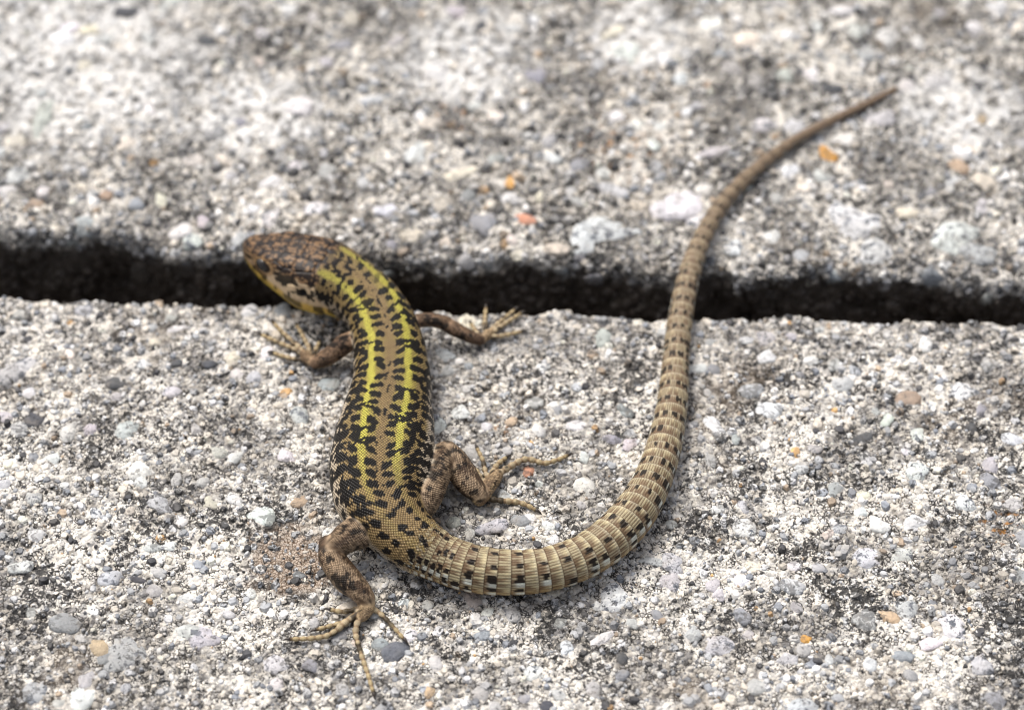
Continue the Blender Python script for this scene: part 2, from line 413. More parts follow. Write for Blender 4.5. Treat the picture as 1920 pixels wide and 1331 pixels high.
LIST_FAR = [(1552, 283, 34, 40, 'O', 20), (957, 342, 28, 28, 'O', 0), (988, 414, 44, 24, 'P', 0), (1275, 388, 130, 66, 'W', 10), (1310, 415, 70, 40, 'Q', 0),
    (1605, 420, 105, 120, 'Q', 30), (1640, 465, 95, 50, 'Q', 10), (1790, 440, 140, 80, 'Q', 20), (1840, 470, 90, 60, 'M', 0), (1480, 318, 46, 30, 'W', 25),
    (1540, 326, 34, 30, 'G', 0), (1318, 352, 44, 30, 'W', 0), (905, 420, 70, 44, 'B', 0), (1125, 440, 150, 60, 'Q', 8), (1145, 352, 34, 44, 'G', 60),
    (1132, 322, 40, 22, 'W', 0), (1038, 295, 36, 22, 'W', 0), (780, 285, 54, 46, 'W', 40), (860, 325, 76, 26, 'C', 25), (800, 225, 50, 30, 'C', 0),
    (790, 215, 26, 20, 'W', 0), (700, 185, 40, 22, 'G', 0), (1225, 268, 32, 24, 'W', 0), (1195, 232, 36, 28, 'W', 0), (1155, 215, 36, 26, 'W', 0),
    (1235, 235, 30, 22, 'W', 0), (1230, 310, 24, 22, 'G', 0), (1120, 115, 30, 28, 'G', 0), (1005, 140, 56, 34, 'B', 10), (1420, 150, 48, 38, 'G', 0),
    (1375, 125, 40, 34, 'G', 0), (1475, 140, 36, 28, 'G', 0), (1525, 138, 40, 32, 'W', 0), (1660, 60, 42, 40, 'W', 0), (1725, 75, 30, 26, 'W', 0),
    (1655, 220, 52, 42, 'G', 0), (1560, 165, 50, 22, 'D', 0), (1835, 158, 32, 26, 'D', 0), (1700, 395, 50, 28, 'C', 10), (1340, 285, 30, 50, 'G', -70),
    (1490, 235, 50, 30, 'Q', 0), (1430, 230, 54, 30, 'Q', 0), (960, 370, 40, 26, 'W', 0), (560, 200, 70, 40, 'W', 0), (365, 298, 40, 30, 'C', 40),
    (258, 380, 34, 24, 'B', 0), (510, 340, 50, 26, 'W', 20), (590, 385, 50, 26, 'Q', 0), (545, 15, 40, 20, 'W', 0), (340, 430, 44, 36, 'W', 20),
    (360, 445, 50, 34, 'Q', 0), (450, 445, 30, 30, 'G', 0), (110, 425, 22, 24, 'C', 70), (25, 265, 44, 30, 'C', 20), (35, 325, 60, 36, 'Q', 0),
    (80, 360, 30, 22, 'W', 0), (65, 385, 34, 18, 'T', 0), (80, 220, 30, 90, 'G', 0), (235, 20, 60, 26, 'D', 0), (170, 55, 40, 18, 'C', 0),
    (330, 200, 24, 50, 'B', 0), (287, 300, 18, 14, 'O', 0), (390, 75, 44, 20, 'D', 0), (640, 80, 40, 26, 'B', 0), (490, 60, 40, 26, 'G', 0),
    (430, 330, 30, 22, 'G', 0), (150, 470, 40, 30, 'G', 0), (470, 395, 34, 24, 'Q', 0), (720, 395, 60, 24, 'W', 5), (680, 340, 34, 26, 'G', 0),
    (770, 440, 44, 34, 'C', 60), (960, 455, 36, 26, 'C', 0), (1050, 470, 60, 30, 'C', 0), (1380, 460, 40, 30, 'Q', 0), (1450, 440, 34, 30, 'W', 0),
    (1500, 470, 30, 26, 'G', 0), (1560, 505, 24, 18, 'W', 0), (1150, 60, 50, 22, 'C', 30), (1180, 90, 60, 40, 'W', -35),
    (820, 130, 70, 50, 'W', 30), (960, 50, 56, 24, 'G', 0), (850, 20, 50, 24, 'G', 0), (1330, 45, 50, 28, 'W', 0), (1580, 20, 60, 24, 'Q', 0)]

def t_of(slab, y, x):
    return float(slab.sgn * (y - slab.edge(np.array([x]))[0]) - slab.R)

def add_pebble(slab, parent, x, t, a, b, turn, colr, i, prot):
    P, N = slab.surf(np.array([x]), np.array([t]), fine=False)
    p, nv = P[0], Vector(N[0])
    big = max(a, b) > 2.2
    me = (BIGROCKS if big else ROCKS)[i % (len(BIGROCKS) if big else len(ROCKS))]
    c = 0.62 * min(a, b)
    o = bpy.data.objects.new('pebble', me); col.objects.link(o); o.parent = parent
    rot = Vector((0, 0, 1)).rotation_difference(nv).to_matrix() @ Matrix.Rotation(math.radians(turn), 3, 'Z')
    M = rot.to_4x4() @ Matrix.Diagonal((a * S, b * S, c * S, 1))
    M.translation = (Vector(p) + nv * (prot - c * 0.78)) * S
    o.matrix_world = M
    o.color = colr
    return o

PAL = [('W', .16), ('C', .12), ('G', .28), ('B', .16), ('Q', .11), ('M', .10), ('T', .04), ('D', .02), ('Y', .001)]
pk = [p[0] for p in PAL]; pw = np.array([p[1] for p in PAL]); pw /= pw.sum()
def jit(c, r, amt=0.10):
    f = 1 + r.normal() * amt
    return tuple(float(np.clip(v * f * (1 + r.normal() * 0.025), 0.02, 0.86)) for v in c[:3]) + (c[3],)

def pebbles(slab, parent, lst, total, seed, xr, tr, smin, smax, tries=60000):
    r = np.random.default_rng(seed)
    placed = []
    k = 0
    for (px, py, wpx, hpx, cc, turn) in lst:
        g = unproj(px, py, 0.2); t = t_of(slab, g[1], g[0])
        if t < -R_HALF * slab.R * 0.6: t = -R_HALF * slab.R * 0.5
        m = mm_per_px(g); a = wpx * m / 2 * 1.06; b = hpx * m / 2 / sp * 1.06
        add_pebble(slab, parent, g[0], t, a, b, turn if abs(turn) < 45 else turn, jit(COLS[cc], r, 0.05), k, 0.12 + 0.10 * min(a, b))
        placed.append((g[0], t, max(a, b))); k += 1
    pl = np.array(placed)
    while len(pl) < total and tries > 0:
        tries -= 1
        x = r.uniform(*xr); t = r.uniform(*tr)
        a = smin * (smax / smin) ** (r.random() ** 1.8); b = a * r.uniform(0.6, 1.0)
        if np.any((pl[:, 0] - x) ** 2 + (pl[:, 1] - t) ** 2 < (0.85 * (pl[:, 2] + a)) ** 2): continue
        if slab is near and math.hypot(x - TAN[0], near.sgn * (TAN[1] - near.edge(np.array([x]))[0]) - near.R - t) < 7.0: continue
        cc = r.choice(pk, p=pw)
        add_pebble(slab, parent, x, t, a, b, r.uniform(0, 180), jit(COLS[cc], r), k, 0.08 + 0.11 * b)
        pl = np.vstack([pl, (x, t, a)]); k += 1
    return pl

pl_near = pebbles(near, slab_near, LIST_NEAR, 300, 11, (-76, 76), (-0.4, 74), 0.95, 2.0)
pl_far = pebbles(far, slab_far, LIST_FAR, 300, 12, (-88, 88), (-9, 74), 1.05, 2.4)

# ------------------------------------------------------------------ sand grains set in the concrete (uncountable)
def grains(slab, parent, nums, xr, tr, seed, avoid, grey=1.0):
    r = np.random.default_rng(seed)
    allV, allF, allC = [], [], []
    base = 0
    palette = np.array([(.84, .82, .78), (.80, .73, .62), (.66, .61, .53), (.54, .545, .55), (.42, .435, .45), (.28, .30, .33), (.06, .06, .065), (.46, .36, .26), (.58, .36, .16)])
    pp = np.array([.25, .20, .12, .14, .12, .09, .07, .03, .006]); pp /= pp.sum()
    for num, smin, smax, prot, K in nums:
        A = np.arange(K) / K * 2 * math.pi; NV = 1 + 2 * K
        x = r.uniform(*xr, num); t = r.uniform(*tr, num)
        sz = smin * (smax / smin) ** (r.random(num) ** 1.5)
        keep = np.ones(num, bool)
        for (ax, at, ar) in avoid:
            keep &= (x - ax) ** 2 + (t - at) ** 2 > (ar * 0.85) ** 2
        x, t, sz = x[keep], t[keep], sz[keep]; num = len(x)
        P, N = slab.surf(x, t, fine=False)
        N = N + r.normal(size=N.shape) * 0.10; N /= np.linalg.norm(N, axis=1)[:, None]
        rot = r.uniform(0, 2 * math.pi, num)
        ux = np.cross(np.array([0, 1.0, 0.3]), N); ux /= np.linalg.norm(ux, axis=1)[:, None]; uy = np.cross(N, ux)
        e1 = ux * np.cos(rot)[:, None] + uy * np.sin(rot)[:, None]; e2 = np.cross(N, e1)
        asp = r.uniform(0.6, 1.0, num)
        V = np.zeros((num, NV, 3))
        ht = prot * sz * r.uniform(0.4, 1.3, num)
        V[:, 0] = P + N * ht[:, None]
        for ring, (rad, hh) in enumerate(((0.62, 0.86), (1.0, -0.9))):
            for k in range(K):
                j = r.uniform(0.72, 1.15, num) * sz * rad
                ca, sa = math.cos(A[k]), math.sin(A[k])
                V[:, 1 + ring * K + k] = P + e1 * (ca * j)[:, None] + e2 * (sa * j * asp)[:, None] + N * (hh * ht * (r.uniform(.75, 1.15, num) if ring == 0 else 1))[:, None]
        f = []
        for k in range(K):
            k2 = (k + 1) % K
            f += [(0, 1 + k, 1 + k2), (1 + k, 1 + K + k, 1 + K + k2), (1 + k, 1 + K + k2, 1 + k2)]
        F = (np.array(f)[None] + (np.arange(num) * NV)[:, None, None] + base).reshape(-1, 3)
        base += num * NV
        c = palette[r.choice(len(palette), num, p=pp)] * (1 + r.normal(size=(num, 1)) * 0.10)
        c = np.clip(c * (grey + (1 - grey) * r.random((num, 1)) * 1.4), 0.02, 0.85)
        allV.append(V.reshape(-1, 3)); allF.append(F); allC.append(np.repeat(c, NV, 0))
    V, F, C = np.concatenate(allV), np.concatenate(allF), np.concatenate(allC)
    me = make_mesh('sand_grains', V * S, tris=F, smooth=False)
    add_attr(me, 'col', rgba(C), 'FLOAT_COLOR')
    return put('sand_grains', me, parent, M_GRAIN if slab is near else M_GRAIN_FAR, kind='stuff')

grains(near, slab_near, [(2600, 0.6, 1.0, 0.42, 9), (6500, 0.3, 0.62, 0.5, 7), (12000, 0.16, 0.32, 0.6, 6)], (-82, 82), (-7, 80), 21, [(a, b, c) for a, b, c in pl_near], 0.75)
grains(far, slab_far, [(3200, 0.7, 1.15, 0.5, 9), (6500, 0.36, 0.72, 0.55, 7), (5000, 0.22, 0.36, 0.6, 6)], (-92, 92), (-16, 82), 22, [(a, b, c) for a, b, c in pl_far], 0.62)

# ------------------------------------------------------------------ the lizard
def catmull(P, tq):
    """P at integer parameters, sampled at tq"""
    P = np.asarray(P, float)
    E = np.concatenate([[2 * P[0] - P[1]], P, [2 * P[-1] - P[-2]]])
    i = np.clip(np.floor(tq).astype(int), 0, len(P) - 2); f = (tq - i)
    f = f.reshape(f.shape + (1,) * (P.ndim - 1))
    p0, p1, p2, p3 = E[i], E[i + 1], E[i + 2], E[i + 3]
    return 0.5 * (2 * p1 + (p2 - p0) * f + (2 * p0 - 5 * p1 + 4 * p2 - p3) * f ** 2 + (3 * p1 - p0 - 3 * p2 + p3) * f ** 3)

def frames(C):
    T = np.gradient(C, axis=0); T /= np.linalg.norm(T, axis=1)[:, None]
    Z = np.array([0, 0, 1.0]); U = Z - T * (T @ Z)[:, None]; U /= np.linalg.norm(U, axis=1)[:, None]
    return T, U, np.cross(T, U)

def tube_mesh(name, RINGS, p0, p1, colr, suv, src):
    n, m = RINGS.shape[:2]
    V = np.concatenate([RINGS.reshape(-1, 3), [p0], [p1]])
    ii = np.arange(n * m).reshape(n, m); jj = np.roll(ii, -1, 1)
    q = np.stack([ii[:-1], jj[:-1], jj[1:], ii[1:]], -1).reshape(-1, 4)
    tr = np.concatenate([np.stack([np.full(m, n * m), jj[0], ii[0]], -1), np.stack([np.full(m, n * m + 1), ii[-1], jj[-1]], -1)])
    a, b, c, d = (V[q[:, k]] for k in range(4))
    vol = np.sum(a * np.cross(b, c)) + np.sum(a * np.cross(c, d))
    if vol < 0: q = q[:, ::-1]; tr = tr[:, ::-1]
    me = make_mesh(name, V, q, tr)
    add_attr(me, 'col', rgba(colr), 'FLOAT_COLOR'); add_attr(me, 'suv', suv, 'FLOAT_VECTOR'); add_attr(me, 'src', np.full(len(V), float(src)), 'FLOAT')
    return me

# --- spine: head and trunk are given by the dorsal midline (x, y, z of the back, half width, height, squareness)
DORS = [(460, 449, 5.4, 0.8, 1.5, 2.1), (470, 447, 6.2, 1.75, 3.0, 2.3), (490, 450, 7.2, 2.65, 4.7, 2.6), (518, 456, 8.1, 3.45, 6.3, 2.9), (551, 463, 8.7, 4.15, 7.5, 3.0),
        (586, 473, 9.0, 4.75, 8.3, 2.9), (618, 484, 8.9, 4.85, 8.4, 2.6), (650, 501, 8.6, 4.4, 7.8, 2.3), (682, 525, 8.4, 4.15, 7.2, 2.15), (708, 557, 8.4, 4.25, 7.1, 2.1),
        (724, 598, 8.5, 4.5, 7.4, 2.1), (732, 645, 8.7, 4.8, 7.9, 2.15), (731, 695, 8.8, 5.25, 8.3, 2.2), (725, 745, 8.9, 5.85, 8.5, 2.2), (717, 795, 8.9, 6.35, 8.6, 2.2),
        (711, 845, 8.8, 6.5, 8.5, 2.2), (713, 888, 8.5, 6.0, 8.2, 2.2), (720, 914, 8.25, 5.35, 7.9, 2.15), (733, 940, 7.95, 4.65, 7.55, 2.1), (754, 966, 7.5, 3.98, 7.2, 2.05), (785, 992, 7.15, 3.55, 6.95, 2.0)]
TAIL = [(829, 1046, 47), (866, 1060, 46), (900, 1068, 45), (935, 1072, 44), (975, 1073, 42.5), (1020, 1068, 42), (1065, 1056, 42), (1110, 1035, 42), (1150, 1005, 42), (1185, 968, 41),
        (1212, 925, 38), (1232, 880, 35), (1247, 830, 32.5), (1257, 780, 30), (1264, 725, 27.5), (1268, 670, 25.5), (1273, 615, 24), (1281, 565, 22.5), (1292, 515, 21),
        (1308, 467, 19), (1330, 420, 17), (1358, 378, 15.5), (1395, 338, 14), (1440, 299, 12), (1492, 262, 10), (1548, 232, 9), (1600, 207, 7.8), (1645, 185, 6.6), (1680, 167, 5.2)]
ctr, par = [], []
for (x, y, z, wd, hh, ex) in DORS:
    p = unproj(x, y, z); ctr.append((p[0], p[1], z - hh * 0.5)); par.append((wd, hh * 0.5, ex))
for i, (x, y, hw) in enumerate(TAIL):
    p = unproj(x, y, 2.0); r0 = hw * mm_per_px(p); zc = r0 * 0.97 + 0.12
    p = unproj(x, y, zc); ctr.append((p[0], p[1], zc)); par.append((r0, r0 * (0.94), 2.0))
ctr, par = np.array(ctr), np.array(par)
NB = len(DORS)
tt = np.linspace(0, len(ctr) - 1, 6000)
CC = catmull(ctr, tt)
k = np.hanning(243)[1:-1]; k /= k.sum()
pad = lambda a: np.concatenate([np.repeat(a[:1], 120), a, np.repeat(a[-1:], 120)])
CS = np.stack([np.convolve(pad(CC[:, i]), k, 'valid') for i in range(3)], 1)
wt = sstep(150, 400, np.arange(6000)) * sstep(20, 200, 5999 - np.arange(6000)); CC = CC * (1 - wt[:, None]) + CS * wt[:, None]
PP = catmull(par, tt)
PP[:, :2] = np.clip(PP[:, :2], 0.06, None)
sarr = np.concatenate([[0], np.cumsum(np.linalg.norm(np.diff(CC, axis=0), axis=1))])
LEN = sarr[-1]
S_VENT = float(np.interp(NB - 1.7, tt, sarr)); S_OCC = float(np.interp(5.9, tt, sarr))
# sampling along the body: even on the trunk, seven rings for every whorl of the tail
body_s = np.concatenate([np.linspace(0.0, 1.2, 14)[:-1], np.arange(1.2, S_VENT, 0.135)])
ring_len = lambda s: np.where(s < S_VENT + 11, 0.62 + 0.80 * np.clip((s - S_VENT) / 11, 0, 1), 1.42 - 0.45 * np.clip((s - S_VENT - 40) / 65, 0, 1))
wh = [S_VENT]
wr = np.random.default_rng(5)
while wh[-1] < LEN - 1.2: wh.append(wh[-1] + float(ring_len(np.array(wh[-1]))) * wr.uniform(0.88, 1.1))
wh = np.array(wh + [LEN])
fr = np.array([0.0, 0.12, 0.3, 0.5, 0.7, 0.86, 0.965])
tail_s = np.concatenate([wh[i] + fr * (wh[i + 1] - wh[i]) for i in range(len(wh) - 1)])
ss = np.concatenate([body_s[body_s < S_VENT - 0.05], tail_s])
wk = np.concatenate([np.full(np.sum(body_s < S_VENT - 0.05), -1), np.repeat(np.arange(len(wh) - 1), 7)]).astype(int)
wf = np.concatenate([np.zeros(np.sum(body_s < S_VENT - 0.05)), np.tile(fr, len(wh) - 1)])
C = np.stack([np.interp(ss, sarr, CC[:, i]) for i in range(3)], 1)
Wd, Hh, Ex = (np.interp(ss, sarr, PP[:, i]) for i in range(3))
Ts, Us, Ls = (np.stack([np.interp(ss, sarr, A[:, i]) for i in range(3)], 1) for A in frames(CC))
up = np.linspace(-1, 1, 231) * math.radians(128)
lo = np.linspace(128, 232, 29)[1:-1]
phi = np.concatenate([up, np.radians(lo)])
phi = np.where(phi > math.pi, phi - 2 * math.pi, phi)
phi = np.concatenate([np.sort(phi)])
Mn = len(phi)
PHI, SSs = np.meshgrid(phi, ss)
PD = np.degrees(PHI); AP = np.abs(PD)
e = 2.0 / Ex[:, None]
cx = np.sign(np.sin(PHI)) * np.abs(np.sin(PHI)) ** e; cy = np.sign(np.cos(PHI)) * np.abs(np.cos(PHI)) ** e
# real arc distance from the dorsal midline
seg = np.hypot(np.diff(cx, axis=1) * Wd[:, None], np.diff(cy, axis=1) * Hh[:, None])
Q = np.concatenate([np.zeros((len(ss), 1)), np.cumsum(seg, 1)], 1)
mid = np.argmin(np.abs(phi)); Q = Q - Q[:, mid:mid + 1]; AQ = np.abs(Q)
def plate_edge(s, q):
    """distance to the borders of the head plates, mirrored left and right"""
    px_, py_ = s * 0.40, np.abs(q) * 0.46 + 0.5
    fx, fy = np.floor(px_), np.floor(py_); d1 = np.full(s.shape, 9.0); d2 = np.full(s.shape, 9.0)
    for i in (-1, 0, 1):
        for j in (-1, 0, 1):
            cxx, cyy = (fx + i), (fy + j)
            dx = cxx + 0.5 + 0.6 * (hash3(cxx.astype(np.int64), cyy.astype(np.int64), np.full(s.shape, 5)) - 0.5) - px_
            dy = cyy + np.where(cyy == 0, 0.5, 0.5 + 0.4 * (hash3(cxx.astype(np.int64), cyy.astype(np.int64), np.full(s.shape, 9)) - 0.5)) - py_
            dd = np.hypot(dx, dy); d2 = np.minimum(d2, np.maximum(d1, dd)); d1 = np.minimum(d1, dd)
    return d2 - d1
# head sculpting: brow ridge, sunken loreal, cheek and mouth line
f_r = np.ones_like(PHI)
g = lambda x, c, wd: np.exp(-((x - c) / wd) ** 2)
f_r += 0.07 * g(SSs, 5.6, 1.5) * g(AP, 42, 16) - 0.06 * g(SSs, 3.2, 1.3) * g(AP, 72, 16)
f_r += 0.06 * g(SSs, 10.0, 2.2) * g(AP, 98, 22) - 0.025 * sstep(1.0, 2.0, SSs) * sstep(11.0, 9.5, SSs) * g(AP, 104, 3.5)
f_r -= 0.10 * g(SSs, 11.6, 0.55) * g(AP, 78, 9)          # ear opening
f_r -= 0.035 * g(SSs, 14.8, 0.9) * sstep(80, 110, AP)      # collar fold
f_r -= 0.015 * g(SSs, 10.9, 0.35) * g(AP, 0, 40)
f_r -= 0.028 * sstep(0.16, 0.02, plate_edge(SSs, Q)) * sstep(S_OCC + 0.5, S_OCC - 1, SSs) * sstep(0.8, 2.0, SSs) * sstep(100, 85, AP)
# skin folds on the flank and slight unevenness of the trunk
tr_m = sstep(14, 20, SSs) * sstep(S_VENT, S_VENT - 6, SSs)
f_r += tr_m * (0.018 * fbm(SSs * 0.35, Q * 0.35, o=2) + 0.020 * sstep(45, 80, AP) * noise(SSs * 0.55, Q * 0.22 + 40))
# whorls of the tail: each ring a little wider at its rear edge, with keeled scales
WK = np.repeat(wk[:, None], Mn, 1); WF = np.repeat(wf[:, None], Mn, 1)
on_tail = (WK >= 0)
amp = np.where(on_tail, (0.003 + 0.011 * sstep(0, 14, SSs - S_VENT)) * np.clip(Wd / 3.0, 0.35, 1)[:, None], 0.0)
NS = 46.0
jf = PHI / (2 * math.pi) * NS + 0.5 * (WK % 2); jc = np.floor(jf); jx = jf - jc
f_r += amp * (WF - 0.5) + np.where(on_tail, 0.014, 0) * (1 - 2 * np.abs(jx - 0.5) * 1.6) * sstep(0, 0.4, WF)
X = cx * Wd[:, None] * f_r; Y = cy * Hh[:, None] * f_r
RING = C[:, None] + Ls[:, None] * X[..., None] + Us[:, None] * Y[..., None]

# --- colours of the trunk, one colour for every scale
K1 = dict(yellow=lin(192, 186, 82), olive=lin(156, 142, 72), tan=lin(136, 115, 79), black=lin(9, 8, 9), flank=lin(192, 178, 156), copper=lin(118, 92, 66),
          cream=lin(205, 180, 145), jaw=lin(205, 160, 45), belly=lin(200, 165, 110), tail=lin(152, 139, 112), taild=lin(80, 54, 34), white=lin(218, 224, 214), brown=lin(120, 84, 54))
SCL = 0.29
def lattice(u, v):
    a, b = (u + v) / (SCL * 1.41421), (u - v) / (SCL * 1.41421)
    ia, ib = np.floor(a + 0.5), np.floor(b + 0.5)
    uc = (ia + ib) * SCL * 0.70711; vc = (ia - ib) * SCL * 0.70711
    return uc, vc, a, b, ia, ib

def mixc(c, d, m):
    return c * (1 - m[..., None]) + d * m[..., None]

def paint_trunk(s, q):
    a = np.abs(q); sgi = np.where(q > 0, 7.0, 0.0)
    rr = lambda k, m: hash3(np.floor(k).astype(np.int64), np.full(k.shape, m, np.int64), (sgi + 3).astype(np.int64))
    si, qi = np.round(s * 40).astype(np.int64), np.round(q * 40).astype(np.int64)
    h1 = hash3(si, qi, np.zeros(s.shape, np.int64)); h2 = hash3(si, qi, np.full(s.shape, 4)); h3 = hash3(si, qi, np.full(s.shape, 14))
    hind = sstep(S_VENT - 16, S_VENT - 3, s); fore = sstep(24, 14, s)
    shift = -0.5 * hind
    nz = noise(s * 1.5, q * 1.5 + 11) + 0.6 * noise(s * 3.1, q * 3.1 + 5); nz2 = noise(s * 0.7 + 50, q * 0.9)
    c = np.broadcast_to(K1['tan'], s.shape + (3,)).copy()
    c = mixc(c, K1['olive'], np.clip(sstep(0.35, 1.6, a + 0.5 * nz2) * (1 - hind) * (1 - 0.8 * fore) * (0.5 + 0.8 * h2), 0, 1))
    stripe = sstep(0.66, 0.25, np.abs(a - (2.42 + shift) + 0.16 * nz2 + 0.12 * nz)) * (0.6 + 0.6 * h3)
    c = mixc(c, K1['yellow'], np.clip(stripe * (1 - 0.92 * hind) * (1 - 0.30 * fore), 0, 1))
    c = mixc(c, K1['tan'], sstep(3.4, 3.8, a) * (0.6 + 0.4 * h2)); c = mixc(c, K1['flank'], sstep(4.9, 6.6, a + 0.5 * nz2))
    c = mixc(c, K1['belly'], sstep(8.8, 10.2, a))
    bl = np.zeros(s.shape)
    PIT = 1.5
    tail_in = sstep(S_VENT - 4.5, S_VENT - 1.0, s)
    for row, (qc, w0, w1, l0, l1, gap) in enumerate(((1.26, 0.54, 0.30, 0.42, 0.20, 0.02), (3.55, 0.62, 0.34, 0.44, 0.22, 0.02), (5.35, 0.55, 0.45, 0.36, 0.22, 0.08), (7.1, 0.5, 0.5, 0.32, 0.24, 0.15))):
        for off in (-1, 0, 1):
            ph_ = 0.31 * (q > 0) + 0.45 * row
            kk = np.floor(s / PIT + ph_) + off; R_ = 20 * row
            sk = (kk + 0.5 - ph_ + 0.34 * (rr(kk, R_ + 1) - 0.5)) * PIT
            qk = qc + shift * 0.4 + 0.45 * (rr(kk, R_ + 2) - 0.5); lw = (w0 + w1 * rr(kk, R_ + 3)) * (1 - 0.30 * fore); ln = (l0 + l1 * rr(kk, R_ + 4)) * (1 - 0.25 * fore)
            lw = lw * (1 - 0.30 * tail_in); ln = ln * (1 - 0.15 * tail_in)
            sh = (s - sk) - (rr(kk, R_ + 5) - 0.75) * 0.8 * (a - qk)
            d = (np.abs(sh) / ln) ** 3 + (np.abs(a - qk) / lw) ** 3 + 0.60 * nz * (1 - 0.7 * tail_in)
            ok = (rr(kk, R_ + 6) > gap + 0.12 * tail_in) * (1 - fore * (rr(kk, R_ + 7) > 0.8))
            bl = np.maximum(bl, (d < 1.0) * ok)
            if row == 0:
                lk = (rr(kk, 8) > 0.72) * (np.abs(sh + 0.25 + 0.2 * nz) < 0.24) * (a > 1.4) * (a < 3.4) * (1 - fore) * (1 - tail_in)
                bl = np.maximum(bl, lk)
    bl = np.maximum(bl, ((a < 0.5) & (noise(s * 1.5 + 7, q * 2.2 + 3) + 0.3 * nz > 0.62)) * 1.0)
    bl = np.maximum(bl, (noise(s * 1.7 + 37, q * 1.8 + 3) > 0.50) * (fore > 0.5))
    net = noise(s * 1.25 + 90 + sgi, a * 1.0 + 20) * 0.8 + noise(s * 2.4 + sgi, a * 2.3) * 0.55
    thr = np.interp(a, [3.0, 3.3, 3.7, 5.0, 5.8, 6.8, 8.8, 9.8], [1.2, 0.8, 0.16, 0.06, 0.12, 0.24, 0.36, 1.5])
    bl = np.maximum(bl, (net > thr + 0.25 * fore + 0.55 * tail_in) * 1.0)
    bl = bl * (s < S_VENT + 8)
    c = c * (0.80 + 0.40 * h1[..., None])
    return mixc(c, K1['black'] * (0.7 + 0.9 * h1[..., None]), bl * 0.98)

def paint_head(s, q, ap, pd):
    a = np.abs(q)
    c = np.broadcast_to(K1['copper'], s.shape + (3,)).copy()
    n1 = fbm(s * 0.95 + 5, q * 1.2, o=2); n2 = noise(s * 1.6 + 31, q * 2.0)
    n3 = noise(s * 2.3 + 11, q * 2.6)
    n4 = noise(s * 2.9 + 61, q * 3.2)
    verm = sstep(0.20, 0.10, np.abs(n1 + 0.35 * n3)) * sstep(1.8, 4.5, s) * (n2 > -0.45) + sstep(0.22, 0.34, n2) * 0.95 + sstep(0.20, 0.32, n4) * 0.95
    c = c * (1 + 0.18 * n1[..., None])
    dp = plate_edge(s, q)
    c = mixc(c, lin(42, 30, 24), sstep(0.12, 0.03, dp) * 0.85)
    c = mixc(c, lin(14, 13, 17), np.clip(verm, 0, 1) * sstep(72, 58, ap) * 0.93)
    # side of the head
    side = sstep(54, 62, ap + 4 * n3)
    cs = np.broadcast_to(K1['cream'] * 0.95, s.shape + (3,)).copy()
    cs = mixc(cs, K1['copper'] * 0.8, sstep(6, 4, s) * 0.8)
    blk = np.maximum(sstep(0.06, 0.16, fbm(s * 0.9 + 70, ap * 0.10, o=2)), sstep(0.4, 0.6, (g(s, 8.6, 2.6) * g(ap, 66, 7) * 1.35) + 0.35 * n2))
    cs = mixc(cs, K1['black'], blk * 0.95)
    c = mixc(c, cs, side)
    ed_ = np.hypot((s - 5.3) / 1.45, (ap - 66) / 19)
    c = mixc(c, lin(150, 120, 84), sstep(1.3, 1.1, ed_) * 0.8); c = mixc(c, lin(34, 26, 22), sstep(0.90, 0.80, ed_))
    lip = sstep(90, 94, ap)
    cl = mixc(np.broadcast_to(lin(200, 165, 85), s.shape + (3,)).copy(), K1['black'], sstep(0.1, 0.3, noise(s * 1.1 + 3, ap * 0.03)) * 0.8)
    c = mixc(c, cl, lip)
    c = mixc(c, lin(30, 24, 20), sstep(2.4, 1.2, np.abs(ap - 104)) * sstep(10.5, 9.5, s))
    jw = sstep(104, 108, ap + 3 * n2)
    c = mixc(c, mixc(np.broadcast_to(lin(198, 168, 74), s.shape + (3,)).copy(), lin(30, 26, 18), sstep(0.12, 0.25, noise(s * 1.3, ap * 0.09)) * 0.85), jw)
    c = mixc(c, lin(12, 10, 10), sstep(1.0, 0.6, np.hypot((s - 11.6) / 0.65, (ap - 78) / 10)))
    c = mixc(c, lin(30, 24, 22), sstep(1.1, 0.8, np.hypot((s - 1.1) / 0.22, (ap - 62) / 9)))
    return c

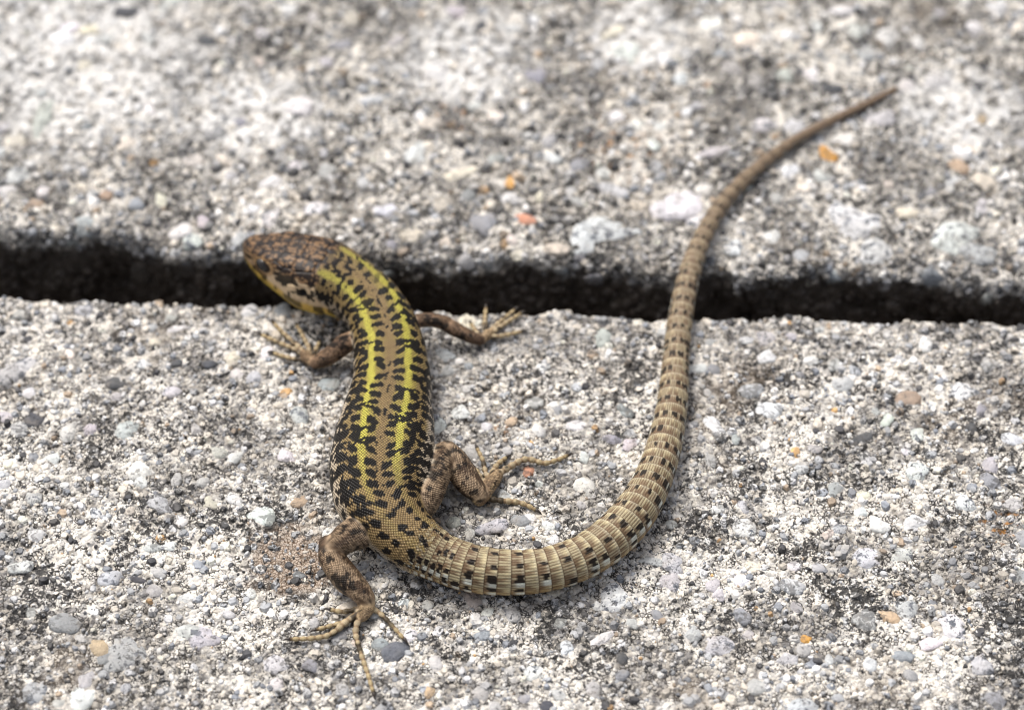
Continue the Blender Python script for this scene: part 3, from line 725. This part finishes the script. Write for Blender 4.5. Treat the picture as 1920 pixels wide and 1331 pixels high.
def paint_tail(s, k, f, j, jx, pd):
    m = s - S_VENT
    ki = k.astype(np.int64); ji = j.astype(np.int64)
    h = hash3(ki, ji, np.full(s.shape, 2)); h2 = hash3(ki, ji, np.full(s.shape, 8)); hk = lambda z: hash3(ki, np.full(s.shape, z, np.int64), np.full(s.shape, 21))
    ap = np.abs(pd); fade = np.interp(m, [0, 85, 108, 122], [1, 0.95, 0.5, 0.05])
    c = np.broadcast_to(K1['tail'], s.shape + (3,)).copy()
    c = mixc(c, lin(188, 178, 140), (k % 2 == 1) * 0.35 * np.ones(s.shape))
    c = mixc(c, lin(190, 150, 86), sstep(70, 105, ap) * 0.5)
    c = mixc(c, K1['taild'], np.clip(sstep(0.24, 0.42, np.abs(jx - 0.5)) * 0.80 + (h > 0.50) * 0.72 * sstep(0.95, 0.3, f), 0, 0.9))
    c = mixc(c, lin(206, 192, 150), (h2 > 0.72) * 0.5 * sstep(0.2, 0.8, f))
    c = mixc(c, lin(70, 50, 34), (f < 0.06) * (0.75 - 0.35 * sstep(10, 40, m)) * sstep(0, 5, m))
    c = mixc(c, lin(205, 200, 178), (f > 0.8) * 0.22 * sstep(5, 20, m))
    c = mixc(c, lin(116, 98, 82), np.interp(m, [0, 45, 85, 115], [0, 0.22, 0.65, 0.92]))
    spot = np.zeros(s.shape); wht = np.zeros(s.shape)
    base = sstep(14, 4, m)
    for sd in (-1, 1):
        for (p, wd_, pr) in ((20, 7.5, 0.85), (56, 10.0, 0.92), (86, 10.0, 0.9)):
            pj = p * sd + 9 * (hk(int(p) + (sd > 0) * 3) - 0.5)
            on = (hk(int(p) + 50 + (sd > 0)) < pr) * ((k % 2 == 0) | (hk(int(p) + 7 + (sd > 0)) < 0.10 + 0.45 * base))
            spot = np.maximum(spot, on * (np.abs(pd - pj) < wd_ * (0.6 + 0.6 * hk(int(p) + 90)) * (0.75 + 0.5 * h) * (1 + 0.7 * sstep(25, 60, m))) * (f > 0.15 + 0.35 * h2) * (f < 0.80 + 0.3 * h))
            wj = pj + sd * (wd_ + 7)
            wht = np.maximum(wht, on * (p > 30) * sstep(11, 6, np.abs(pd - wj)) * sstep(0.2, 0.5, f) * (0.5 + 0.5 * h2))
    c = mixc(c, K1['white'], wht * 0.75 * fade)
    c = mixc(c, lin(24, 18, 14), spot * fade * np.interp(m, [0, 60, 95, 115], [1, 0.95, 0.75, 0.3]))
    return c * (0.88 + 0.24 * h[..., None])

uc, vc, la, lb, ia, ib = lattice(SSs, Q)
COL = paint_trunk(uc * 0.6 + SSs * 0.4, vc * 0.6 + Q * 0.4) * 0.5 + paint_trunk(uc, vc) * 0.5
hd = sstep(S_OCC + 1.2, S_OCC - 0.8, SSs + 0.8 * noise(SSs, Q) + 0.012 * np.maximum(AP - 70, 0) * -10)
COL = mixc(COL, paint_head(SSs, Q, AP, PD), hd)
ct = paint_tail(SSs, np.maximum(WK, 0), WF, jc, jx, PD)
COL = mixc(COL, ct, (sstep(S_VENT - 0.2, S_VENT + 6.5, SSs + 2.0 * (hash3(np.round(uc * 40).astype(np.int64), np.round(vc * 40).astype(np.int64), np.full(uc.shape, 31)) - 0.5)) > 0.42) * on_tail)
SUV = np.stack([la, lb, (1 - hd * 0.8) * np.where(on_tail, 0.15 + 0.85 * sstep(6, 1, SSs - S_VENT), 1.0)], -1)
colr = np.concatenate([np.clip(COL, 0.004, 0.85).reshape(-1, 3), COL[0].mean(0)[None], COL[-1].mean(0)[None]])
suv = np.concatenate([SUV.reshape(-1, 3), [SUV[0, 0]], [SUV[-1, 0]]])
trunk = tube_mesh('body', RING, C[0] - Ts[0] * 0.25, C[-1] + Ts[-1] * 0.3, colr, suv, 0)

def skin_at(s, deg):
    i = int(np.argmin(np.abs(ss - s))); j = int(np.argmin(np.abs(PD[0] - deg)))
    p = RING[i, j]; nrm = p - C[i]; return p, nrm / np.linalg.norm(nrm)

# --- limbs
_src = [1]
def limb(pts, kind, seed, m=44, ds=0.16):
    """pts: (x, y, z, radius) with x, y read off the photograph and z the height of the centre"""
    P = np.array([np.append(unproj(x, y, z), r) for x, y, z, r in pts])
    tq = np.linspace(0, len(P) - 1, 400); D = catmull(P, tq)
    sl = np.concatenate([[0], np.cumsum(np.linalg.norm(np.diff(D[:, :3], axis=0), axis=1))])
    n_ = max(12, int(sl[-1] / ds)); sq = np.linspace(0, sl[-1], n_)
    Dq = np.stack([np.interp(sq, sl, D[:, i]) for i in range(4)], 1)
    T, U, L = frames(Dq[:, :3]); R = Dq[:, 3].copy()
    # rounded ends
    cap = max(3, int(P[0, 3] * 0.9 / ds))
    A0 = np.linspace(0.15, math.pi / 2, 7)[:-1]
    C0 = Dq[0, :3] - T[0] * (np.cos(A0) * R[0])[:, None]; C1 = Dq[-1, :3] + T[-1] * (np.cos(A0[::-1]) * R[-1])[:, None]
    Cc = np.concatenate([C0, Dq[:, :3], C1]); Rr = np.concatenate([np.sin(A0) * R[0], R, np.sin(A0[::-1]) * R[-1]])
    Uu = np.concatenate([np.repeat(U[:1], 6, 0), U, np.repeat(U[-1:], 6, 0)]); Ll = np.concatenate([np.repeat(L[:1], 6, 0), L, np.repeat(L[-1:], 6, 0)])
    sc_ = np.concatenate([-np.cos(A0) * R[0], sq, sq[-1] + np.cos(A0[::-1]) * R[-1]])
    ph = np.arange(m) / m * 2 * math.pi - math.pi
    PH_, SQ = np.meshgrid(ph, sc_)
    rad = Rr[:, None] * np.ones_like(PH_)
    if kind == 'toe':
        per = 0.95
        rad = rad * (1 + 0.15 * np.cos(2 * math.pi * SQ / per + seed))
    else:
        rad = rad * (1 + 0.09 * noise(SQ * 0.6 + seed, np.cos(PH_) * 1.3, np.sin(PH_) * 1.3))
    V = Cc[:, None] + Ll[:, None] * (np.sin(PH_) * rad)[..., None] + Uu[:, None] * (np.cos(PH_) * rad * (0.92 if kind != 'toe' else 1.0))[..., None]
    q_ = PH_ * R.max()
    if kind == 'toe':
        c = np.broadcast_to(lin(164, 148, 122), PH_.shape + (3,)).copy()
        f = np.clip(SQ / max(sq[-1], 1e-3), 0, 1)
        c = mixc(c, lin(180, 160, 114), f * 0.6)
        c = mixc(c, lin(110, 80, 52), sstep(0.2, 0.9, np.cos(2 * math.pi * SQ / 0.95 + seed + 3.0)) * 0.6)
        dn = noise(SQ * 0.9 + seed * 3.7, np.cos(PH_) * 0.8)
        c = mixc(c, lin(30, 24, 20), sstep(0.25, 0.4, dn) * sstep(0.8, 0.5, f) * 0.85)
        c = mixc(c, lin(40, 28, 20), sstep(0.95, 1.0, f) * 0.7)
        su = np.stack([SQ / 0.2, q_ / 0.2, np.full(PH_.shape, 0.35)], -1)
    else:
        uc_, vc_, a_, b_, ia_, ib_ = lattice(SQ * 1.3, q_ * 1.3); uc_, vc_ = uc_ / 1.3, vc_ / 1.3
        h = hash3(ia_.astype(np.int64), ib_.astype(np.int64), np.full(PH_.shape, int(seed)))
        nz = fbm(uc_ * 0.55 + seed * 5, vc_ * 0.6, o=2)
        dark = {'leg': lin(86, 68, 52), 'arm': lin(88, 70, 56), 'foot': lin(130, 108, 84)}[kind]
        lite = {'leg': lin(160, 138, 112), 'arm': lin(140, 114, 90), 'foot': lin(176, 152, 118)}[kind]
        c = mixc(np.broadcast_to(dark, PH_.shape + (3,)).copy(), lite, sstep(-0.35, 0.45, nz + 0.9 * (h - 0.5)))
        c = mixc(c, lin(196, 172, 130), sstep(95, 130, np.abs(np.degrees(PH_))) * 0.8)
        sp_ = 0.7 * noise(uc_ * 1.05 + seed * 9, vc_ * 1.05 + 4) + 0.5 * noise(uc_ * 2.3 + seed * 9, vc_ * 2.3 + 4)
        c = mixc(c, lin(24, 20, 18), (sp_ > (0.42 if kind != 'arm' else 0.30)) * (np.abs(np.degrees(PH_)) < 105) * 0.9)
        c = c * (0.74 + 0.48 * h[..., None])
        su = np.stack([a_, b_, np.full(PH_.shape, 1.0)], -1)
    colr = np.concatenate([np.clip(c, 0.004, 0.85).reshape(-1, 3), c[0].mean(0)[None], c[-1].mean(0)[None]])
    suv = np.concatenate([su.reshape(-1, 3), [su[0, 0]], [su[-1, 0]]])
    _src[0] += 1
    Te = T[-1]
    me = tube_mesh('limb', V, Cc[0] - T[0] * R[0] * 0.02, Cc[-1] + Te * R[-1] * 0.02, colr, suv, _src[0])
    return me, Dq[-1, :3], Te, R[-1]

def mesh_union(base, others):
    ob = bpy.data.objects.new('tmp_base', base); col.objects.link(ob); tmp = [ob]
    for m_ in others:
        o2 = bpy.data.objects.new('tmp_cut', m_); col.objects.link(o2); tmp.append(o2)
        md = ob.modifiers.new('u', 'BOOLEAN'); md.operation = 'UNION'; md.object = o2; md.solver = 'MANIFOLD'
    dg = bpy.context.evaluated_depsgraph_get()
    res = bpy.data.meshes.new_from_object(ob.evaluated_get(dg), depsgraph=dg)
    for o in tmp:
        m_ = o.data; bpy.data.objects.remove(o); bpy.data.meshes.remove(m_)
    return res

CLAWS = []
def toe(pts, seed, r0=0.37, r1=0.23):
    n_ = len(pts)
    full = [(x, y, z, r0 + (r1 - r0) * i / (n_ - 1)) for i, (x, y, z) in enumerate(pts)]
    me, p, T, r = limb(full, 'toe', seed, m=20, ds=0.11)
    CLAWS.append((p, T, r))
    return me

LIMBS = []
# left hind leg
LIMBS.append([limb([(728, 968, 4.2, 2.5), (696, 988, 4.3, 2.25), (660, 1003, 4.2, 2.0), (626, 1024, 3.9, 1.65)], 'leg', 1)[0],
    limb([(620, 1024, 3.8, 1.55), (624, 1048, 3.3, 1.65), (648, 1082, 2.6, 1.75), (672, 1106, 2.1, 1.5), (687, 1124, 1.7, 1.15)], 'leg', 2)[0],
    limb([(687, 1122, 1.6, 1.1), (688, 1140, 1.2, 0.95), (678, 1156, 0.9, 0.72)], 'foot', 3, m=32)[0],
    toe([(694, 1138, .95), (708, 1146, .75), (731, 1168, .6), (757, 1197, .5)], 1.0),
    toe([(680, 1150, .95), (671, 1166, .85), (667, 1188, .8), (676, 1222, .65), (690, 1264, .5), (700, 1298, .42)], 2.0, 0.46, 0.22),
    toe([(678, 1148, .95), (655, 1162, .8), (619, 1189, .65), (585, 1196, .55), (545, 1198, .42)], 3.0, 0.46, 0.24),
    toe([(674, 1146, .95), (645, 1165, .7), (616, 1174, .55), (594, 1180, .45)], 4.0, 0.37, 0.23),
    toe([(680, 1136, 1.0), (664, 1143, .8), (640, 1146, .7), (621, 1143, .55)], 5.0, 0.38, 0.25)])
# right hind leg
LIMBS.append([limb([(768, 958, 4.0, 2.5), (794, 930, 4.1, 2.35), (814, 887, 4.1, 2.2), (832, 848, 3.9, 1.5)], 'leg', 6)[0],
    limb([(837, 846, 3.8, 1.4), (852, 866, 3.3, 1.75), (877, 902, 2.4, 1.75), (898, 928, 1.7, 1.25)], 'leg', 7)[0],
    limb([(899, 932, 1.5, 1.15), (916, 912, 1.2, 1.0), (932, 890, 1.0, 0.85)], 'foot', 8, m=32)[0],
    toe([(928, 894, 1.0), (948, 880, .9), (985, 861, .85), (1020, 868, .65), (1045, 862, .5), (1064, 854, .42)], 6.0, 0.48, 0.23),
    toe([(920, 892, .95), (930, 874, .75), (940, 864, .6), (949, 858, .45)], 7.0, 0.40, 0.24),
    toe([(914, 898, .95), (909, 880, .8), (905, 862, .65), (895, 841, .45)], 8.0, 0.37, 0.23),
    toe([(908, 906, .95), (902, 896, .75), (896, 886, .6), (890, 878, .45)], 9.0, 0.38, 0.25),
    toe([(906, 930, 1.1), (928, 937, .75), (968, 941, .55), (990, 948, .5), (1004, 956, .42)], 10.0, 0.43, 0.25)])
# left front leg
LIMBS.append([limb([(712, 655, 4.6, 1.9), (690, 646, 4.4, 1.5), (668, 636, 4.2, 1.25)], 'arm', 11)[0],
    limb([(664, 636, 4.1, 1.25), (642, 648, 3.2, 1.35), (616, 668, 2.0, 1.2), (592, 680, 1.3, 0.9)], 'arm', 12)[0],
    limb([(594, 680, 1.25, 0.85), (578, 672, 1.0, 0.8), (570, 664, 0.8, 0.68)], 'foot', 13, m=32)[0],
    toe([(574, 668, .8), (555, 656, .6), (520, 641, .5), (489, 627, .42)], 11.0),
    toe([(576, 664, .8), (558, 648, .6), (532, 625, .5), (513, 605, .42)], 12.0),
    toe([(580, 665, .8), (578, 650, .6), (568, 630, .5), (557, 611, .42)], 13.0),
    toe([(576, 674, .8), (556, 674, .6), (532, 668, .5), (513, 662, .42)], 14.0),
    toe([(586, 668, .8), (592, 656, .6), (598, 642, .45)], 15.0)])
# right front leg
LIMBS.append([limb([(752, 615, 4.6, 1.8), (778, 602, 4.2, 1.05), (806, 600, 3.7, 1.0), (836, 606, 3.1, 1.05)], 'arm', 16)[0],
    limb([(834, 606, 3.1, 1.05), (858, 619, 2.4, 1.0), (882, 632, 1.6, 0.9), (900, 637, 1.2, 0.78)], 'arm', 17)[0],
    limb([(900, 637, 1.15, 0.75), (912, 630, 0.95, 0.7), (919, 624, 0.8, 0.62)], 'foot', 18, m=32)[0],
    toe([(911, 628, .8), (909, 606, .6), (911, 578, .45)], 16.0),
    toe([(915, 624, .8), (938, 603, .6), (965, 581, .45)], 17.0),
    toe([(918, 627, .8), (944, 609, .6), (976, 588, .45)], 18.0),
    toe([(914, 632, .8), (940, 630, .6), (977, 622, .45)], 19.0),
    toe([(898, 632, .9), (890, 618, .65), (884, 608, .5)], 20.0)])
unions = [mesh_union(ps[0], ps[1:]) for ps in LIMBS]
body = mesh_union(trunk, unions)
print('BODY verts', len(body.vertices), 'attrs', [a.name for a in body.attributes])

def smooth_seams(me, grow=6, iters=14):
    nv = len(me.vertices); ne = len(me.edges)
    co = np.empty(nv * 3, np.float32); me.vertices.foreach_get('co', co); co = co.reshape(-1, 3).astype(float)
    ed = np.empty(ne * 2, np.int32); me.edges.foreach_get('vertices', ed); ed = ed.reshape(-1, 2)
    sr = np.empty(nv, np.float32); me.attributes['src'].data.foreach_get('value', sr)
    cl = np.empty(nv * 4, np.float32); me.attributes['col'].data.foreach_get('color', cl); cl = cl.reshape(-1, 4).astype(float)
    sv = np.empty(nv * 3, np.float32); me.attributes['suv'].data.foreach_get('vector', sv); sv = sv.reshape(-1, 3).astype(float)
    mk = np.zeros(nv, bool); df = np.abs(sr[ed[:, 0]] - sr[ed[:, 1]]) > 1e-3
    mk[ed[df].ravel()] = True
    odd = (cl[:, :3].min(1) > 0.86) | (cl[:, 3] < 0.99)
    print('SEAM', mk.sum(), 'odd', odd.sum(), 'odd not in mk', (odd & ~mk).sum(), cl[odd][:3])
    mk |= odd
    bad = mk.copy()
    for i in range(2):
        nb = np.zeros(nv, bool); nb[ed[:, 0]] |= bad[ed[:, 1]]; nb[ed[:, 1]] |= bad[ed[:, 0]]; bad |= nb
    eb = ed[bad[ed[:, 0]] | bad[ed[:, 1]]]
    for i in range(20):                                   # refill seam colours from the skin around them
        acc = np.zeros((nv, 4)); cnt = np.zeros(nv)
        for a_, b_ in ((0, 1), (1, 0)):
            ok = ~bad[eb[:, b_]]
            cnt += np.bincount(eb[ok, a_], minlength=nv)
            for ch in range(4): acc[:, ch] += np.bincount(eb[ok, a_], cl[eb[ok, b_], ch], nv)
        fix = bad & (cnt > 0)
        cl[fix] = acc[fix] / cnt[fix, None]; bad &= ~fix
        if not bad.any(): break
    wgt = mk.astype(float)
    for i in range(grow):
        nb = np.zeros(nv, bool); nb[ed[:, 0]] |= mk[ed[:, 1]]; nb[ed[:, 1]] |= mk[ed[:, 0]]
        new = nb & ~mk; wgt[new] = 1 - (i + 1) / (grow + 1); mk |= nb
    e2 = ed[mk[ed[:, 0]] | mk[ed[:, 1]]]
    deg = np.bincount(e2.ravel(), minlength=nv).astype(float); deg[deg == 0] = 1
    def lap(a):
        s_ = np.stack([np.bincount(e2[:, 0], a[e2[:, 1], i], nv) + np.bincount(e2[:, 1], a[e2[:, 0], i], nv) for i in range(a.shape[1])], 1) / deg[:, None]
        return s_
    for i in range(iters):
        co = co + (lap(co) - co) * (0.6 * wgt)[:, None]
        if i < 2: cl = cl + (lap(cl) - cl) * (0.5 * wgt)[:, None]
    sv[:, 2] *= np.clip((1 - wgt) * 2.6, 0, 1)
    me.vertices.foreach_set('co', (co * S).astype(np.float32).ravel())
    me.attributes['col'].data.foreach_set('color', cl.astype(np.float32).ravel())
    me.attributes['suv'].data.foreach_set('vector', sv.astype(np.float32).ravel())
    me.polygons.foreach_set('use_smooth', np.ones(len(me.polygons), bool))
    me.update()
smooth_seams(body)

def skin_mat():
    t = NT('lizard_skin')
    a = t.n('ShaderNodeAttribute', attribute_name='col'); u = t.n('ShaderNodeAttribute', attribute_name='suv')
    sx = t.n('ShaderNodeSeparateXYZ'); t.set(sx.inputs[0], u.outputs['Vector'])
    cb = t.n('ShaderNodeCombineXYZ'); t.set(cb.inputs[0], sx.outputs[0]); t.set(cb.inputs[1], sx.outputs[1])
    v = t.vor(cb.outputs[0], 1.0, 'F1', 0.12, '2D')
    d = v.outputs['Distance']
    P = world_mm(t)
    skin = t.math('MULTIPLY', t.step(d, 0.32, 0.54), t.math('MULTIPLY', sx.outputs[2], 0.95))
    c = t.mix(1.0, a.outputs['Color'], t.ramp(t.noise(P, 1.5, 3), [(0.3, (.86, .86, .86)), (.7, (1.1, 1.1, 1.1))]), 'MULTIPLY')
    c = t.mix(skin, c, t.mix(1.0, c, (.22, .18, .15), 'MULTIPLY'))
    h = t.math('MULTIPLY', t.math('POWER', t.math('SUBTRACT', 1.0, d, clamp=True), 1.5), sx.outputs[2])
    nrm = t.bump(h, 0.00012, 0.9)
    nrm = t.bump(t.noise(P, 3.5, 3), 0.00003, 0.6, nrm)
    return t.out(c, 0.38, nrm, 0.15)
M_SKIN = skin_mat()
t = NT('lizard_eye'); M_EYE = t.out((.012, .009, .007, 1), 0.08, None, 0.5)
t = NT('lizard_claw'); M_CLAW = t.out((.035, .026, .020, 1), 0.35, None, 0.5)

for _n in list(body.materials): pass
body.materials.clear(); body.materials.append(M_SKIN)
base = unproj(715, 850, 0.0) * S
liz = put('lizard', None, None, None, label='green and brown speckled wall lizard with a long curled tail, head over the joint', category='lizard')
liz.location = base
def under(o):
    o.parent = liz; o.matrix_parent_inverse = Matrix.Translation(-Vector(base)); return o
under(put('body', body))

# eyes
V, F = ico(4)
eye_me = make_mesh('eye', V * 1.05 * S, tris=F)
for sd in (1, -1):
    p, nr = skin_at(5.3, 66 * sd)
    i = int(np.argmin(np.abs(ss - 5.3)))
    o = put('eye', eye_me, None, M_EYE)
    M = Matrix((Ts[i], np.cross(nr, Ts[i]), nr)).transposed().to_4x4() @ Matrix.Diagonal((1.12, 0.82, 0.72, 1))
    M.translation = Vector(p - nr * 0.34) * S
    o.matrix_world = M; under(o); o.matrix_basis = M

# claws: short hooked cones
def claw_mesh():
    n_, m_ = 7, 8
    rings = []
    for i in range(n_):
        f = i / (n_ - 1); a = f * 1.15
        c = np.array([math.sin(a) * 0.95, 0, -(1 - math.cos(a)) * 0.75]); r = 0.23 * (1 - f) ** 0.8 + 0.015
        ph = np.arange(m_) / m_ * 2 * math.pi
        tx = np.array([math.cos(a), 0, -math.sin(a)]); uz = np.array([math.sin(a), 0, math.cos(a)])
        rings.append(c + np.outer(np.cos(ph), [0, 1, 0]) * r + np.outer(np.sin(ph), uz) * r)
    R_ = np.array(rings); ii = np.arange(n_ * m_).reshape(n_, m_); jj = np.roll(ii, -1, 1)
    q = np.stack([ii[:-1], jj[:-1], jj[1:], ii[1:]], -1).reshape(-1, 4)
    return make_mesh('claw', R_.reshape(-1, 3) * S, q, ngons=[list(ii[0][::-1]), list(ii[-1])])
claw_me = claw_mesh()
for (p, T, r) in CLAWS:
    x = np.array([T[0], T[1], 0.05]); x /= np.linalg.norm(x); y = np.cross([0, 0, 1.0], x); y /= np.linalg.norm(y); z = np.cross(x, y)
    o = put('claw', claw_me, None, M_CLAW)
    M = Matrix((x, y, z)).transposed().to_4x4(); M.translation = Vector(p + T * r * 0.35 + np.array([0, 0, 0.1])) * S
    under(o); o.matrix_basis = M
